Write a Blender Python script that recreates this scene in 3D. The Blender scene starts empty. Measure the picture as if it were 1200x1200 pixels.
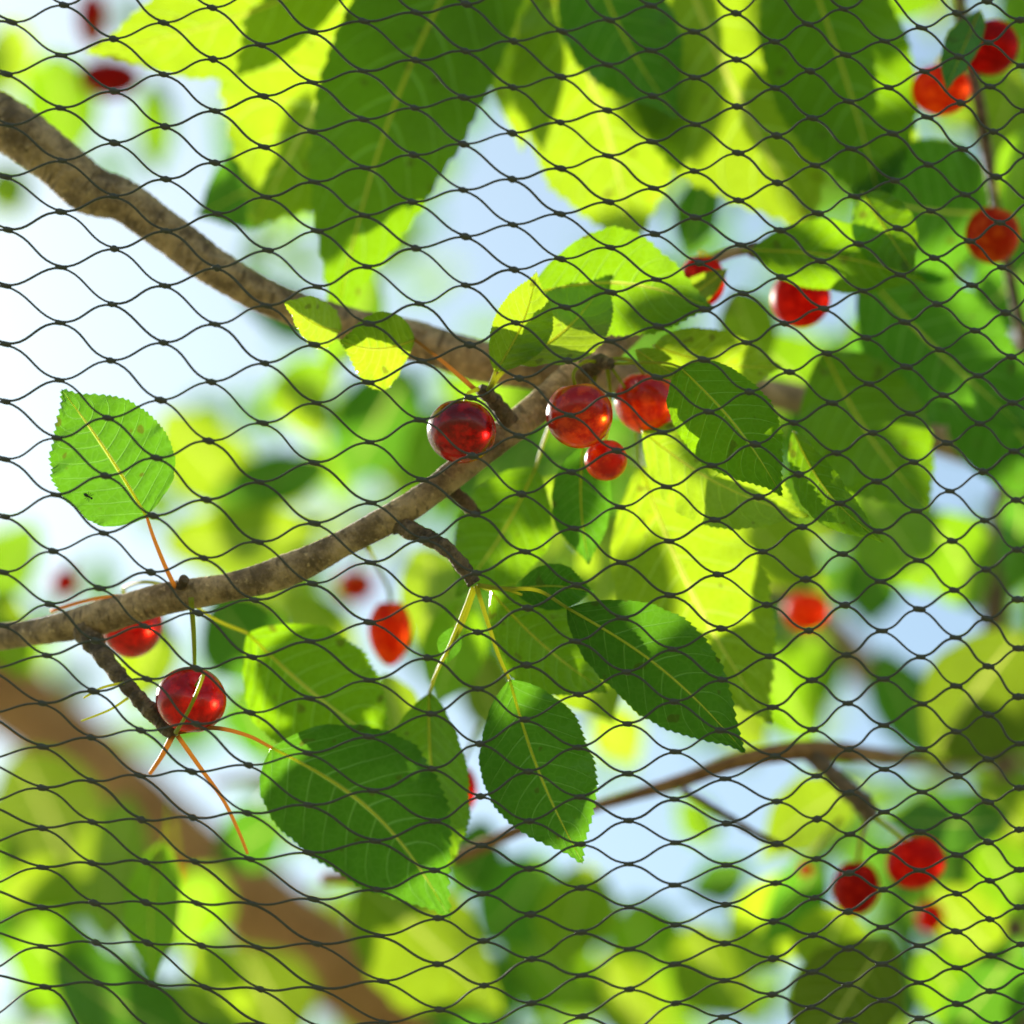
import bpy, math, random
import numpy as np
from mathutils import Vector, Matrix

C = bpy.context.scene.collection
rnd = random.Random(7)

# ------------------------------------------------------------------ camera frame
FW = 0.33                       # width of the view at one metre
CAM = Vector((0, 0, 1.55))
EL = math.radians(36)
RIGHT = Vector((1, 0, 0))
FWD = Vector((0, math.cos(EL), math.sin(EL)))
UP = Vector((0, -math.sin(EL), math.cos(EL)))
SUNC = Vector((-0.52, 0.10, 0.85)).normalized()      # towards the sun: right, up, forward


def W(v):                       # right, up, forward -> world
    return CAM + RIGHT * v[0] + UP * v[1] + FWD * v[2]


def L3(px, py, d):              # where a point of the photo stands at depth d (right, up, forward)
    return Vector(((px - 600) / 1200 * FW * d, -(py - 600) / 1200 * FW * d, d))


def P(px, py, d):
    return W(L3(px, py, d))


def size(px, d):
    return px / 1200 * FW * d


SUN = (RIGHT * SUNC[0] + UP * SUNC[1] + FWD * SUNC[2]).normalized()

# ------------------------------------------------------------------ node helpers


def new_mat(name):
    m = bpy.data.materials.new(name)
    m.use_nodes = True
    nt = m.node_tree
    nt.nodes.clear()
    return m, nt


def N(nt, t, **kw):
    n = nt.nodes.new(t)
    for k, v in kw.items():
        if k.startswith('i_'):
            n.inputs[k[2:]].default_value = v
        else:
            setattr(n, k, v)
    return n


def math_n(nt, op, a, b=None, c=None, clamp=False):
    n = nt.nodes.new('ShaderNodeMath')
    n.operation = op
    n.use_clamp = clamp
    for i, x in enumerate((a, b, c)):
        if x is None:
            continue
        if isinstance(x, (int, float)):
            n.inputs[i].default_value = x
        else:
            nt.links.new(x, n.inputs[i])
    return n.outputs[0]


def mixc(nt, f, a, b, typ='MIX'):
    n = nt.nodes.new('ShaderNodeMix')
    n.data_type = 'RGBA'
    n.blend_type = typ
    for idx, x in ((0, f), (6, a), (7, b)):
        if isinstance(x, (int, float)):
            n.inputs[idx].default_value = x
        elif isinstance(x, tuple):
            n.inputs[idx].default_value = (*x, 1)
        else:
            nt.links.new(x, n.inputs[idx])
    return n.outputs[2]


def smooth(nt, x, lo, hi, a=0.0, b=1.0):
    n = nt.nodes.new('ShaderNodeMapRange')
    n.interpolation_type = 'SMOOTHSTEP'
    nt.links.new(x, n.inputs[0])
    for i, v in ((1, lo), (2, hi), (3, a), (4, b)):
        n.inputs[i].default_value = v
    return n.outputs[0]


def leaf_material(name, trans, refl, tmix=0.5, gloss=0.35):
    m, nt = new_mat(name)
    out = N(nt, 'ShaderNodeOutputMaterial')
    uv = N(nt, 'ShaderNodeUVMap', uv_map='leaf')
    sep = N(nt, 'ShaderNodeSeparateXYZ')
    nt.links.new(uv.outputs[0], sep.inputs[0])
    u = sep.outputs[0]
    v = math_n(nt, 'SUBTRACT', math_n(nt, 'MULTIPLY', sep.outputs[1], 2.0), 1.0)
    a = math_n(nt, 'ABSOLUTE', v)
    geo = N(nt, 'ShaderNodeTexCoord')
    noi = N(nt, 'ShaderNodeTexNoise', i_Scale=60.0, i_Detail=3.0)
    nt.links.new(geo.outputs['Object'], noi.inputs['Vector'])
    nz = math_n(nt, 'SUBTRACT', noi.outputs[0], 0.5)
    # side veins sweep towards the tip
    side = math_n(nt, 'MULTIPLY', math_n(nt, 'SIGN', v), 0.23)
    q = math_n(nt, 'MULTIPLY_ADD', u, 9.5, math_n(nt, 'MULTIPLY', math_n(nt, 'POWER', a, 1.35), -1.9))
    q = math_n(nt, 'ADD', q, math_n(nt, 'MULTIPLY_ADD', nz, 0.16, side))
    tri = math_n(nt, 'PINGPONG', q, 0.5)
    wv = math_n(nt, 'MULTIPLY_ADD', a, -0.045, 0.075)
    vein = math_n(nt, 'SUBTRACT', 1.0, math_n(nt, 'DIVIDE', tri, wv), clamp=True)
    vein = math_n(nt, 'MULTIPLY', vein, smooth(nt, a, 0.8, 0.99, 1.0, 0.0))
    mid = smooth(nt, math_n(nt, 'ADD', a, math_n(nt, 'MULTIPLY', u, 0.01)), 0.012, 0.045, 1.0, 0.0)
    vor = N(nt, 'ShaderNodeTexVoronoi', feature='DISTANCE_TO_EDGE', i_Scale=330.0)
    nt.links.new(geo.outputs['Object'], vor.inputs['Vector'])
    net = smooth(nt, vor.outputs['Distance'], 0.0, 0.16, 1.0, 0.0)
    vv = math_n(nt, 'MAXIMUM', math_n(nt, 'MAXIMUM', vein, mid), math_n(nt, 'MULTIPLY', net, 0.11))
    # per-leaf tone and slight mottling
    inf = N(nt, 'ShaderNodeObjectInfo')
    rv = inf.outputs['Random']
    tone = math_n(nt, 'MULTIPLY_ADD', rv, 0.35, math_n(nt, 'MULTIPLY_ADD', nz, 0.35, 0.83))
    spot = N(nt, 'ShaderNodeTexNoise', i_Scale=170.0, i_Detail=1.0)
    nt.links.new(geo.outputs['Object'], spot.inputs['Vector'])
    sp = smooth(nt, spot.outputs[0], 0.70, 0.74, 0.0, 0.6)
    t_c = mixc(nt, vv, trans, tuple(min(1, c * 1.35 + 0.06) for c in trans))
    t_c = mixc(nt, mid, t_c, (0.85, 0.85, 0.20))
    r_c = mixc(nt, vv, refl, (refl[0] * 3.5 + 0.12, refl[1] * 2.4 + 0.10, refl[2] * 1.8 + 0.05))
    t_c = mixc(nt, sp, t_c, (0.12, 0.07, 0.01))
    sc = N(nt, 'ShaderNodeVectorMath', operation='SCALE')
    nt.links.new(t_c, sc.inputs[0]); nt.links.new(tone, sc.inputs['Scale'])
    sc2 = N(nt, 'ShaderNodeVectorMath', operation='SCALE')
    nt.links.new(r_c, sc2.inputs[0]); nt.links.new(tone, sc2.inputs['Scale'])
    bmp = N(nt, 'ShaderNodeBump', i_Strength=0.6, i_Distance=0.0008)
    hh = math_n(nt, 'ADD', math_n(nt, 'MULTIPLY', vv, -1.0), math_n(nt, 'MULTIPLY', noi.outputs[0], 0.5))
    nt.links.new(hh, bmp.inputs['Height'])
    dif = N(nt, 'ShaderNodeBsdfDiffuse')
    tr = N(nt, 'ShaderNodeBsdfTranslucent')
    gl = N(nt, 'ShaderNodeBsdfGlossy', i_Roughness=gloss)
    nt.links.new(sc2.outputs[0], dif.inputs[0]); nt.links.new(sc.outputs[0], tr.inputs[0])
    for s in (dif, tr, gl):
        nt.links.new(bmp.outputs[0], s.inputs['Normal'])
    mx = N(nt, 'ShaderNodeMixShader', i_Fac=tmix)
    nt.links.new(dif.outputs[0], mx.inputs[1]); nt.links.new(tr.outputs[0], mx.inputs[2])
    fr = N(nt, 'ShaderNodeFresnel', i_IOR=1.35)
    mx2 = N(nt, 'ShaderNodeMixShader')
    nt.links.new(fr.outputs[0], mx2.inputs[0])
    nt.links.new(mx.outputs[0], mx2.inputs[1]); nt.links.new(gl.outputs[0], mx2.inputs[2])
    nt.links.new(mx2.outputs[0], out.inputs[0])
    return m


def stalk_material(name, col, tcol):
    m, nt = new_mat(name)
    out = N(nt, 'ShaderNodeOutputMaterial')
    geo = N(nt, 'ShaderNodeTexCoord')
    noi = N(nt, 'ShaderNodeTexNoise', i_Scale=150.0)
    nt.links.new(geo.outputs['Object'], noi.inputs['Vector'])
    c = mixc(nt, noi.outputs[0], col, tuple(x * 0.6 for x in col))
    d = N(nt, 'ShaderNodeBsdfPrincipled', i_Roughness=0.4)
    nt.links.new(c, d.inputs['Base Color'])
    t = N(nt, 'ShaderNodeBsdfTranslucent')
    t.inputs[0].default_value = (*tcol, 1)
    mx = N(nt, 'ShaderNodeMixShader', i_Fac=0.75)
    nt.links.new(d.outputs[0], mx.inputs[1]); nt.links.new(t.outputs[0], mx.inputs[2])
    nt.links.new(mx.outputs[0], out.inputs[0])
    return m


def bark_material(name, dark, light, scale=1.0):
    m, nt = new_mat(name)
    out = N(nt, 'ShaderNodeOutputMaterial')
    uv = N(nt, 'ShaderNodeUVMap', uv_map='bark')
    geo = N(nt, 'ShaderNodeTexCoord')
    n1 = N(nt, 'ShaderNodeTexNoise', i_Scale=95.0 * scale, i_Detail=8.0, i_Roughness=0.72)
    nt.links.new(geo.outputs['Object'], n1.inputs['Vector'])
    # lenticels: short streaks running round the branch
    mp = N(nt, 'ShaderNodeMapping')
    mp.inputs['Scale'].default_value = (420 * scale, 4, 1)
    nt.links.new(uv.outputs[0], mp.inputs[0])
    n2 = N(nt, 'ShaderNodeTexNoise', i_Scale=1.0, i_Detail=2.0)
    nt.links.new(mp.outputs[0], n2.inputs['Vector'])
    n3 = N(nt, 'ShaderNodeTexNoise', i_Scale=420.0 * scale, i_Detail=3.0)
    nt.links.new(geo.outputs['Object'], n3.inputs['Vector'])
    c = mixc(nt, smooth(nt, n1.outputs[0], 0.36, 0.64), dark, light)
    c = mixc(nt, smooth(nt, n2.outputs[0], 0.56, 0.68, 0, 0.75), c, tuple(x * 0.7 for x in dark))
    c = mixc(nt, smooth(nt, n3.outputs[0], 0.6, 0.75, 0, 0.6), c, tuple(min(1, x * 1.6) for x in light))
    b = N(nt, 'ShaderNodeBump', i_Strength=1.0, i_Distance=0.003)
    h = math_n(nt, 'ADD', math_n(nt, 'ADD', n1.outputs[0], math_n(nt, 'MULTIPLY', n2.outputs[0], 0.6)), math_n(nt, 'MULTIPLY', n3.outputs[0], 0.4))
    nt.links.new(h, b.inputs['Height'])
    s = N(nt, 'ShaderNodeBsdfPrincipled', i_Roughness=0.75)
    nt.links.new(c, s.inputs['Base Color']); nt.links.new(b.outputs[0], s.inputs['Normal'])
    nt.links.new(s.outputs[0], out.inputs[0])
    return m


def cherry_material(name, skin, flesh, clear, rough=0.2, coat=0.7):
    m, nt = new_mat(name)
    out = N(nt, 'ShaderNodeOutputMaterial')
    geo = N(nt, 'ShaderNodeTexCoord')
    noi = N(nt, 'ShaderNodeTexNoise', i_Scale=150.0, i_Detail=5.0, i_Roughness=0.6)
    nt.links.new(geo.outputs['Object'], noi.inputs['Vector'])
    f = smooth(nt, noi.outputs[0], 0.42, 0.62)
    c = mixc(nt, f, skin, flesh)
    p = N(nt, 'ShaderNodeBsdfPrincipled', i_Roughness=rough, i_IOR=1.42)
    nt.links.new(c, p.inputs['Base Color'])
    p.inputs['Transmission Weight'].default_value = clear
    p.inputs['Coat Weight'].default_value = coat
    p.inputs['Specular IOR Level'].default_value = 0.5 if coat else 0.06
    p.inputs['Coat Roughness'].default_value = 0.08 if coat > 0.5 else 0.3
    t = N(nt, 'ShaderNodeBsdfTranslucent')
    nt.links.new(c, t.inputs[0])
    mx = N(nt, 'ShaderNodeMixShader', i_Fac=0.45)
    nt.links.new(p.outputs[0], mx.inputs[1]); nt.links.new(t.outputs[0], mx.inputs[2])
    b = N(nt, 'ShaderNodeBump', i_Strength=0.12, i_Distance=0.002)
    nt.links.new(noi.outputs[0], b.inputs['Height'])
    nt.links.new(b.outputs[0], p.inputs['Normal'])
    nt.links.new(mx.outputs[0], out.inputs[0])
    return m


LEAF = {
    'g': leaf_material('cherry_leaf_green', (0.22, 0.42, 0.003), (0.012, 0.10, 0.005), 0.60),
    'y': leaf_material('cherry_leaf_sunlit_yellow', (0.33, 0.47, 0.010), (0.020, 0.12, 0.006), 0.62),  # yellower copy, mostly for leaves in sun: sunlight put into the colour
    'd': leaf_material('cherry_leaf_shaded_deep', (0.11, 0.30, 0.010), (0.020, 0.105, 0.008), 0.5),  # darker copy, mostly for leaves in shade: shade put into the colour
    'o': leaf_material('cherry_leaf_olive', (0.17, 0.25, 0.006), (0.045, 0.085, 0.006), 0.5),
}
STALK = {
    'y': stalk_material('yellow_green_stalk', (0.34, 0.38, 0.07), (0.60, 0.60, 0.09)),
    'r': stalk_material('reddish_stalk', (0.36, 0.19, 0.07), (0.66, 0.38, 0.12)),
}
RIB = stalk_material('pale_yellow_midrib', (0.60, 0.62, 0.12), (0.95, 0.93, 0.16))
BARK = bark_material('grey_brown_bark', (0.20, 0.115, 0.055), (0.66, 0.41, 0.22))
BARK_DARK = bark_material('dark_spur_bark', (0.085, 0.05, 0.028), (0.30, 0.185, 0.105), 1.6)
BARK_WARM = bark_material('warm_brown_bark', (0.22, 0.085, 0.025), (0.42, 0.20, 0.07), 0.6)
BARK_ORANGE = bark_material('orange_brown_bark', (0.30, 0.115, 0.025), (0.52, 0.24, 0.07), 0.6)
CH = {
    'dark': cherry_material('dark_red_cherry', (0.11, 0.0008, 0.0015), (0.46, 0.005, 0.004), 0.45, 0.26),
    'red': cherry_material('red_cherry', (0.24, 0.002, 0.002), (0.62, 0.014, 0.005), 0.45, 0.26),
    'orange': cherry_material('orange_red_cherry', (0.48, 0.008, 0.002), (0.88, 0.12, 0.008), 0.45, 0.26),
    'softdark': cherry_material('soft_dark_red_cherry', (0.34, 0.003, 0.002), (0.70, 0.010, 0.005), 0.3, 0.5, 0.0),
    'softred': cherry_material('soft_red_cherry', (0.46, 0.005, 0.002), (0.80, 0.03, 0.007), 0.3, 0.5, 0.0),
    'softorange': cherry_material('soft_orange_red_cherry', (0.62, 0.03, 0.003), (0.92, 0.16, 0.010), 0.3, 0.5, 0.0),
}

# ------------------------------------------------------------------ object helpers


def mesh_obj(name, vs, fs, mat, parent=None, uvs=None, uvname='leaf', flat=False):
    me = bpy.data.meshes.new(name)
    me.from_pydata([tuple(v) for v in vs], [], fs)
    if uvs is not None:
        lay = me.uv_layers.new(name=uvname)
        li = np.empty(len(me.loops), np.int32)
        me.loops.foreach_get('vertex_index', li)
        lay.data.foreach_set('uv', np.asarray(uvs, np.float32)[li].ravel())
    if not flat:
        me.polygons.foreach_set('use_smooth', np.ones(len(me.polygons), bool))
    me.materials.append(mat)
    me.update()
    o = bpy.data.objects.new(name, me)
    C.objects.link(o)
    if parent is not None:
        o.parent = parent
    return o


def tag(o, label=None, cat=None, group=None, kind=None):
    for k, v in (('label', label), ('category', cat), ('group', group), ('kind', kind)):
        if v:
            o[k] = v
    return o


def empty(name, loc):
    o = bpy.data.objects.new(name, None)
    o.empty_display_size = 0.01
    o.location = loc
    C.objects.link(o)
    return o


def catmull(pts, per=8):
    pts = [Vector(p) for p in pts]
    if len(pts) == 2:
        return [pts[0].lerp(pts[1], i / per) for i in range(per + 1)]
    out = []
    n = len(pts)
    for i in range(n - 1):
        p0 = pts[i - 1] if i else pts[0] * 2 - pts[1]
        p1, p2 = pts[i], pts[i + 1]
        p3 = pts[i + 2] if i + 2 < n else pts[-1] * 2 - pts[-2]
        for k in range(per):
            t = k / per
            out.append(0.5 * ((2 * p1) + (p2 - p0) * t + (2 * p0 - 5 * p1 + 4 * p2 - p3) * t * t + (3 * p1 - p0 - 3 * p2 + p3) * t ** 3))
    out.append(pts[-1].copy())
    return out


def noise1(seed):
    r = random.Random(seed)
    ph = [(r.uniform(0, 6.28), r.uniform(0.6, 1.4)) for _ in range(6)]
    return lambda x: sum(math.sin(x * (i + 1) * w * 1.7 + p) / (i + 1) for i, (p, w) in enumerate(ph)) / 1.8


def tube(pts, radii, sides=10, rough=0.0, seed=0, rings=0.0):
    """swept tube; pts world vectors relative to whatever, radii same length"""
    n = len(pts)
    vs, uvs, fs = [], [], []
    r = random.Random(seed)
    nf = noise1(seed)
    ref = None
    acc = 0.0
    for i, p in enumerate(pts):
        t = (pts[min(i + 1, n - 1)] - pts[max(i - 1, 0)]).normalized()
        if ref is None:
            ref = t.orthogonal().normalized()
        ref = (ref - t * ref.dot(t)).normalized()
        bi = t.cross(ref)
        if i:
            acc += (p - pts[i - 1]).length
        for k in range(sides):
            an = 2 * math.pi * k / sides
            rr = radii[i]
            if rough:
                rr *= 1 + rough * (0.6 * nf(acc * 90 + 2.1 * math.sin(an + seed)) + 0.5 * r.uniform(-1, 1) + rings * math.sin(acc * 900 + nf(acc * 40) * 3))
            vs.append(p + (ref * math.cos(an) + bi * math.sin(an)) * rr)
            uvs.append((acc, k / sides))
    for i in range(n - 1):
        for k in range(sides):
            k2 = (k + 1) % sides
            fs.append((i * sides + k, i * sides + k2, (i + 1) * sides + k2, (i + 1) * sides + k))
    for end, base in ((0, 0), (n - 1, (n - 1) * sides)):
        vs.append(pts[end]); uvs.append((acc if end else 0, 0.5))
        c = len(vs) - 1
        for k in range(sides):
            k2 = (k + 1) % sides
            fs.append((c, base + k2, base + k) if end == 0 else (c, base + k, base + k2))
    return vs, fs, uvs


def interp(xs, ys, n):
    m = len(xs)
    return [float(np.interp(i / (n - 1) * (m - 1), range(m), ys)) for i in range(n)]


def limb(name, spec, mat, parent=None, origin=None, sides=18, per=10, rough=0.06, seed=1, rings=0.0):
    """spec: list of (px, py, depth, width px)"""
    pts = [P(x, y, d) for x, y, d, w in spec]
    rad = [size(w, d) / 2 for x, y, d, w in spec]
    c = catmull(pts, per)
    r = interp(range(len(rad)), rad, len(c))
    o = Vector(origin) if origin is not None else pts[0]
    vs, fs, uvs = tube([p - o for p in c], r, sides, rough, seed, rings)
    ob = mesh_obj(name, vs, fs, mat, parent, uvs, 'bark')
    if parent is None:
        ob.location = o
    return ob


# ------------------------------------------------------------------ leaves
PU = [0, .02, .05, .1, .2, .3, .42, .55, .68, .8, .88, .94, .975, 1]
PW = [0, .13, .28, .47, .75, .92, 1, .98, .84, .54, .27, .105, .04, 0]
PW_ROUND = [0, .25, .46, .68, .89, .98, 1, .94, .78, .49, .24, .10, .04, 0]


def blade_mesh(base, tip, width, roll, fold, curl, bend, res, seed, rnd_shape=False, cup=0.0, twist=0.0):
    """base, tip relative vectors (world axes). Returns verts, faces, uvs, midrib line"""
    r = random.Random(seed)
    t = tip - base
    Ln = t.length
    t.normalize()
    toward = -FWD
    s0 = t.cross(toward)
    if s0.length < 1e-4:
        s0 = RIGHT.copy()
    s0.normalize()
    q = Matrix.Rotation(math.radians(roll), 3, t)
    s = q @ s0
    nrm = s.cross(t).normalized()
    if res >= 2:
        teeth = 30; nu = teeth * 4; nv = 6
    elif res == 1:
        teeth = 24; nu = 72; nv = 4
    else:
        teeth = 0; nu = 20; nv = 2
    vs, uvs, fs, mid = [], [], [], []
    wn1, wn2 = noise1(seed * 3 + 1), noise1(seed * 5 + 2)
    prof = PW_ROUND if rnd_shape else PW
    cols = list(range(-nv, nv + 1))
    for i in range(nu + 1):
        u = i / nu
        w = width / 2 * float(np.interp(u, PU, prof))
        ctr = base + t * (u * Ln) + s * (bend * Ln * math.sin(math.pi * u)) + nrm * (curl * Ln * (1 - (2 * u - 1) ** 2))
        tw = Matrix.Rotation(math.radians(twist) * u, 3, t)
        ss, nn = tw @ s, tw @ nrm
        mid.append(ctr.copy())
        for j in cols:
            v = j / nv
            sg = 1 if v > 0 else -1
            wv = w * (1 + 0.05 * wn1(u * 4 + (0 if sg > 0 else 9)))
            x = v * wv
            du = 0.0
            if teeth and abs(j) == nv and 0.03 < u < 0.985:
                ph = (u * teeth + (0.37 if sg > 0 else 0)) % 1.0
                saw = (ph if ph < 0.75 else (1 - ph) * 3)
                x += sg * width * 0.026 * saw
                du = width * 0.02 * saw
            z = fold * abs(v) * w - cup * v * v * w
            z += 0.045 * width * wn2(u * 5 + sg * 3) * v * v
            z += (0.011 if res == 2 else 0.007) * width * math.sin((u * 9.5 - 1.9 * abs(v) ** 1.35) * 2 * math.pi) * min(1, abs(v) * 3) * (1 if res else 0)
            vs.append(ctr + ss * x + nn * z + t * du)
            uvs.append((u, v * 0.5 + 0.5))
    m = len(cols)
    for i in range(nu):
        for j in range(m - 1):
            fs.append((i * m + j, i * m + j + 1, (i + 1) * m + j + 1, (i + 1) * m + j))
    return vs, fs, uvs, mid


def leaf(b, tp, w, label, roll=0, fold=0.15, curl=0.0, bend=0.0, mat='g', res=2, stalk=None, smat='y', sw=5, group=None, seed=None,
         rnd_shape=False, cup=0.1, twist=0):
    """b, tp: (px, py, depth) of base and tip; w: width in photo px at the base depth; stalk: points from the base to where it joins the twig"""
    leaf.n += 1
    seed = seed or leaf.n * 13 + 5
    o = P(*b)
    wid = size(w, (b[2] + tp[2]) / 2)
    vs, fs, uvs, mid = blade_mesh(Vector((0, 0, 0)), P(*tp) - o, wid, roll, fold, curl, bend, res, seed, rnd_shape, cup, twist)
    if res == 0:
        ob = mesh_obj('leaf', vs, fs, LEAF[mat], None, uvs)
        ob.location = o
        tag(ob, label, 'leaf', group)
        return ob
    e = tag(empty('leaf', o), label, 'leaf', group)
    bl = mesh_obj('blade', vs, fs, LEAF[mat], e, uvs)
    rad = size(sw * 0.85, b[2]) / 2
    ml = [m - (0 * FWD) for m in mid[: int(len(mid) * 0.96)]][:: (4 if res == 2 else 3)]
    tv, tf, tu = tube(ml, [rad * (0.75 - 0.6 * i / len(ml)) for i in range(len(ml))], 6)
    mesh_obj('midrib', tv, tf, RIB, bl, tu, 'bark')
    if stalk:
        pts = catmull([Vector((0, 0, 0))] + [P(*q) - o for q in stalk], 6)
        sv, sf, su = tube(pts, [rad * (0.75 + 0.45 * i / len(pts)) for i in range(len(pts))], 7)
        mesh_obj('stalk', sv, sf, STALK[smat], e, su, 'bark')
    return e


leaf.n = 0

# ------------------------------------------------------------------ cherries


def cherry(px, py, d, wpx, hpx, mat, label, stalk=None, axis=(0, 1, 0), smat='y', group='cherries on the tree', point=0.0, hi=True):
    o = P(px, py, d)
    rx, ry = size(wpx, d) / 2, size(hpx, d) / 2
    ax = (RIGHT * axis[0] + UP * axis[1] - FWD * axis[2]).normalized()
    e1 = ax.orthogonal().normalized(); e2 = ax.cross(e1)
    nr, ns = (40, 56) if hi else (16, 24)
    vs, fs = [], []
    sd = random.Random(int(px * 7 + py))
    ph = sd.uniform(0, 6.28)
    for i in range(nr + 1):
        th = math.pi * i / nr
        for k in range(ns):
            an = 2 * math.pi * k / ns
            r = 1.0 - 0.20 * math.exp(-(th / 0.30) ** 2) + 0.015 * math.sin(2 * an + ph) * math.sin(th)
            r -= 0.03 * math.exp(-((math.atan2(math.sin(an - ph), math.cos(an - ph))) / 0.16) ** 2) * math.sin(th)
            r += point * math.exp(-((math.pi - th) / 0.5) ** 2)
            vs.append(ax * (math.cos(th) * r * ry) + (e1 * math.cos(an) + e2 * math.sin(an)) * (math.sin(th) * r * rx))
    for i in range(nr):
        for k in range(ns):
            k2 = (k + 1) % ns
            fs.append((i * ns + k, (i + 1) * ns + k, (i + 1) * ns + k2, i * ns + k2))
    e = tag(empty('cherry', o), label, 'cherry', group)
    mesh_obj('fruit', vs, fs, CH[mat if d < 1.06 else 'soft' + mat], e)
    if stalk:
        pts = catmull([ax * (ry * 0.72)] + [P(*q) - o for q in stalk], 8)
        rad = size(4.4, d) / 2
        sv, sf, su = tube(pts, [rad * (1.3 if i > len(pts) - 4 else 1.0) for i in range(len(pts))], 7)
        mesh_obj('stalk', sv, sf, STALK[smat], e, su, 'bark')
    return e


# ================================================================== THE NET
# knots of the netting, by column: (crop x0, crop y0, first row, [(x, y), ...]) measured on enlargements of the photo
KN = {}


def kn(c, x0, y0, k0, pts):
    for i, (x, y) in enumerate(pts):
        KN[(c, k0 + 2 * i)] = (x0 + x / 3, y0 + y / 3)


kn(0, 0, 0, 0, [(40, 78), (22, 260), (30, 440), (20, 622), (28, 808), (20, 1005)])
kn(1, 0, 0, -1, [(225, 18), (215, 195), (213, 380), (218, 565), (215, 745), (215, 940), (212, 1135)])
kn(2, 0, 0, 0, [(400, 137), (402, 320), (403, 503), (400, 690), (403, 875), (395, 1070)])
kn(3, 0, 0, -1, [(575, 80), (575, 262), (580, 445), (583, 630), (585, 812), (580, 1005)])
kn(4, 0, 0, -2, [(745, 27), (748, 208), (755, 390), (755, 572), (765, 752), (762, 942), (755, 1140)])
kn(5, 0, 0, -1, [(915, 158), (925, 338), (928, 517), (935, 693), (942, 880), (935, 1075)])
kn(6, 0, 0, -2, [(1100, 112), (1098, 290), (1098, 463), (1105, 640), (1115, 812), (1115, 1008)])
kn(7, 400, 0, -3, [(80, 75), (75, 250), (78, 420), (82, 590), (82, 758), (90, 938), (97, 1138)])
kn(8, 400, 0, -4, [(265, 45), (262, 212), (258, 380), (255, 545), (250, 710), (262, 873), (275, 1068)])
kn(9, 400, 0, -5, [(440, 15), (437, 180), (430, 343), (430, 507), (428, 668), (437, 832), (437, 1003)])
kn(10, 400, 0, -4, [(605, 145), (603, 307), (600, 468), (600, 630), (603, 790), (607, 948), (613, 1135)])
kn(11, 400, 0, -5, [(775, 110), (770, 270), (768, 430), (770, 592), (768, 752), (770, 910), (785, 1080)])
kn(12, 400, 0, -6, [(940, 70), (935, 228), (935, 388), (937, 548), (940, 710), (945, 870), (947, 1028)])
kn(13, 400, 0, -7, [(1088, 20), (1088, 178), (1095, 338), (1093, 498), (1098, 662), (1102, 823), (1108, 983), (1115, 1148)])
kn(14, 800, 0, -6, [(40, 112), (42, 273), (45, 438), (42, 602), (45, 765), (60, 925), (78, 1088)])
kn(15, 800, 0, -7, [(188, 47), (190, 210), (192, 375), (195, 538), (197, 705), (205, 862), (213, 1033)])
kn(16, 800, 0, -6, [(322, 147), (325, 310), (330, 477), (333, 643), (342, 810), (348, 975), (357, 1137)])
kn(17, 800, 0, -7, [(440, 85), (447, 250), (455, 415), (465, 582), (475, 750), (485, 918), (495, 1085)])
kn(18, 800, 0, -8, [(565, 32), (573, 193), (583, 357), (593, 523), (603, 690), (618, 858), (633, 1023), (645, 1188)])
kn(19, 800, 0, -7, [(710, 145), (725, 308), (738, 470), (745, 635), (757, 803), (765, 967), (780, 1133)])
kn(20, 800, 0, -8, [(840, 98), (850, 252), (860, 412), (865, 580), (873, 742), (885, 907), (895, 1070)])
kn(21, 800, 0, -9, [(965, 47), (972, 200), (978, 362), (985, 525), (993, 685), (1010, 848), (1018, 1003), (1028, 1163)])
kn(22, 800, 0, -10, [(1070, 5), (1075, 150), (1080, 305), (1092, 463), (1103, 622), (1115, 783), (1122, 940), (1135, 1100)])
kn(0, 0, 400, 12, [(20, 10), (20, 212), (18, 415), (18, 617), (10, 812), (10, 1000)])
kn(1, 0, 400, 13, [(210, 137), (200, 340), (197, 540), (187, 738), (175, 925), (165, 1105)])
kn(2, 0, 400, 12, [(390, 68), (380, 270), (372, 473), (365, 675), (350, 868), (335, 1053)])
kn(3, 0, 400, 11, [(575, 5), (565, 207), (550, 410), (538, 613), (530, 812), (510, 1002)])
kn(4, 0, 400, 12, [(742, 143), (733, 350), (725, 557), (715, 762), (695, 955), (690, 1150)])
kn(5, 0, 400, 11, [(930, 77), (922, 287), (912, 495), (905, 705), (893, 910), (885, 1110)])
kn(6, 0, 400, 10, [(1105, 12), (1112, 217), (1103, 428), (1105, 640), (1098, 852), (1090, 1055)])
kn(7, 400, 400, 11, [(95, 145), (100, 355), (105, 568), (102, 778), (100, 988)])
kn(8, 400, 400, 10, [(283, 70), (277, 277), (285, 487), (292, 697), (302, 907), (305, 1112)])
kn(9, 400, 400, 11, [(455, 198), (462, 403), (470, 608), (475, 815), (480, 1023)])
kn(10, 400, 400, 10, [(625, 130), (625, 333), (633, 537), (645, 740), (655, 938), (650, 1138)])
kn(11, 400, 400, 9, [(795, 68), (803, 260), (808, 460), (817, 658), (827, 857), (822, 1055)])
kn(12, 400, 400, 8, [(945, 0), (950, 189), (968, 385), (980, 583), (985, 778), (988, 973), (1003, 1163)])
kn(13, 400, 400, 9, [(1110, 127), (1128, 320), (1143, 512), (1152, 703), (1155, 893), (1165, 1083)])
kn(14, 800, 400, 8, [(75, 65), (92, 248), (103, 437), (113, 628), (125, 820), (138, 1010)])
kn(15, 800, 400, 7, [(225, 5), (235, 178), (255, 362), (268, 548), (282, 740), (297, 927), (307, 1108)])
kn(16, 800, 400, 8, [(375, 108), (390, 287), (407, 468), (420, 653), (432, 837), (443, 1017), (455, 1192)])
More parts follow.
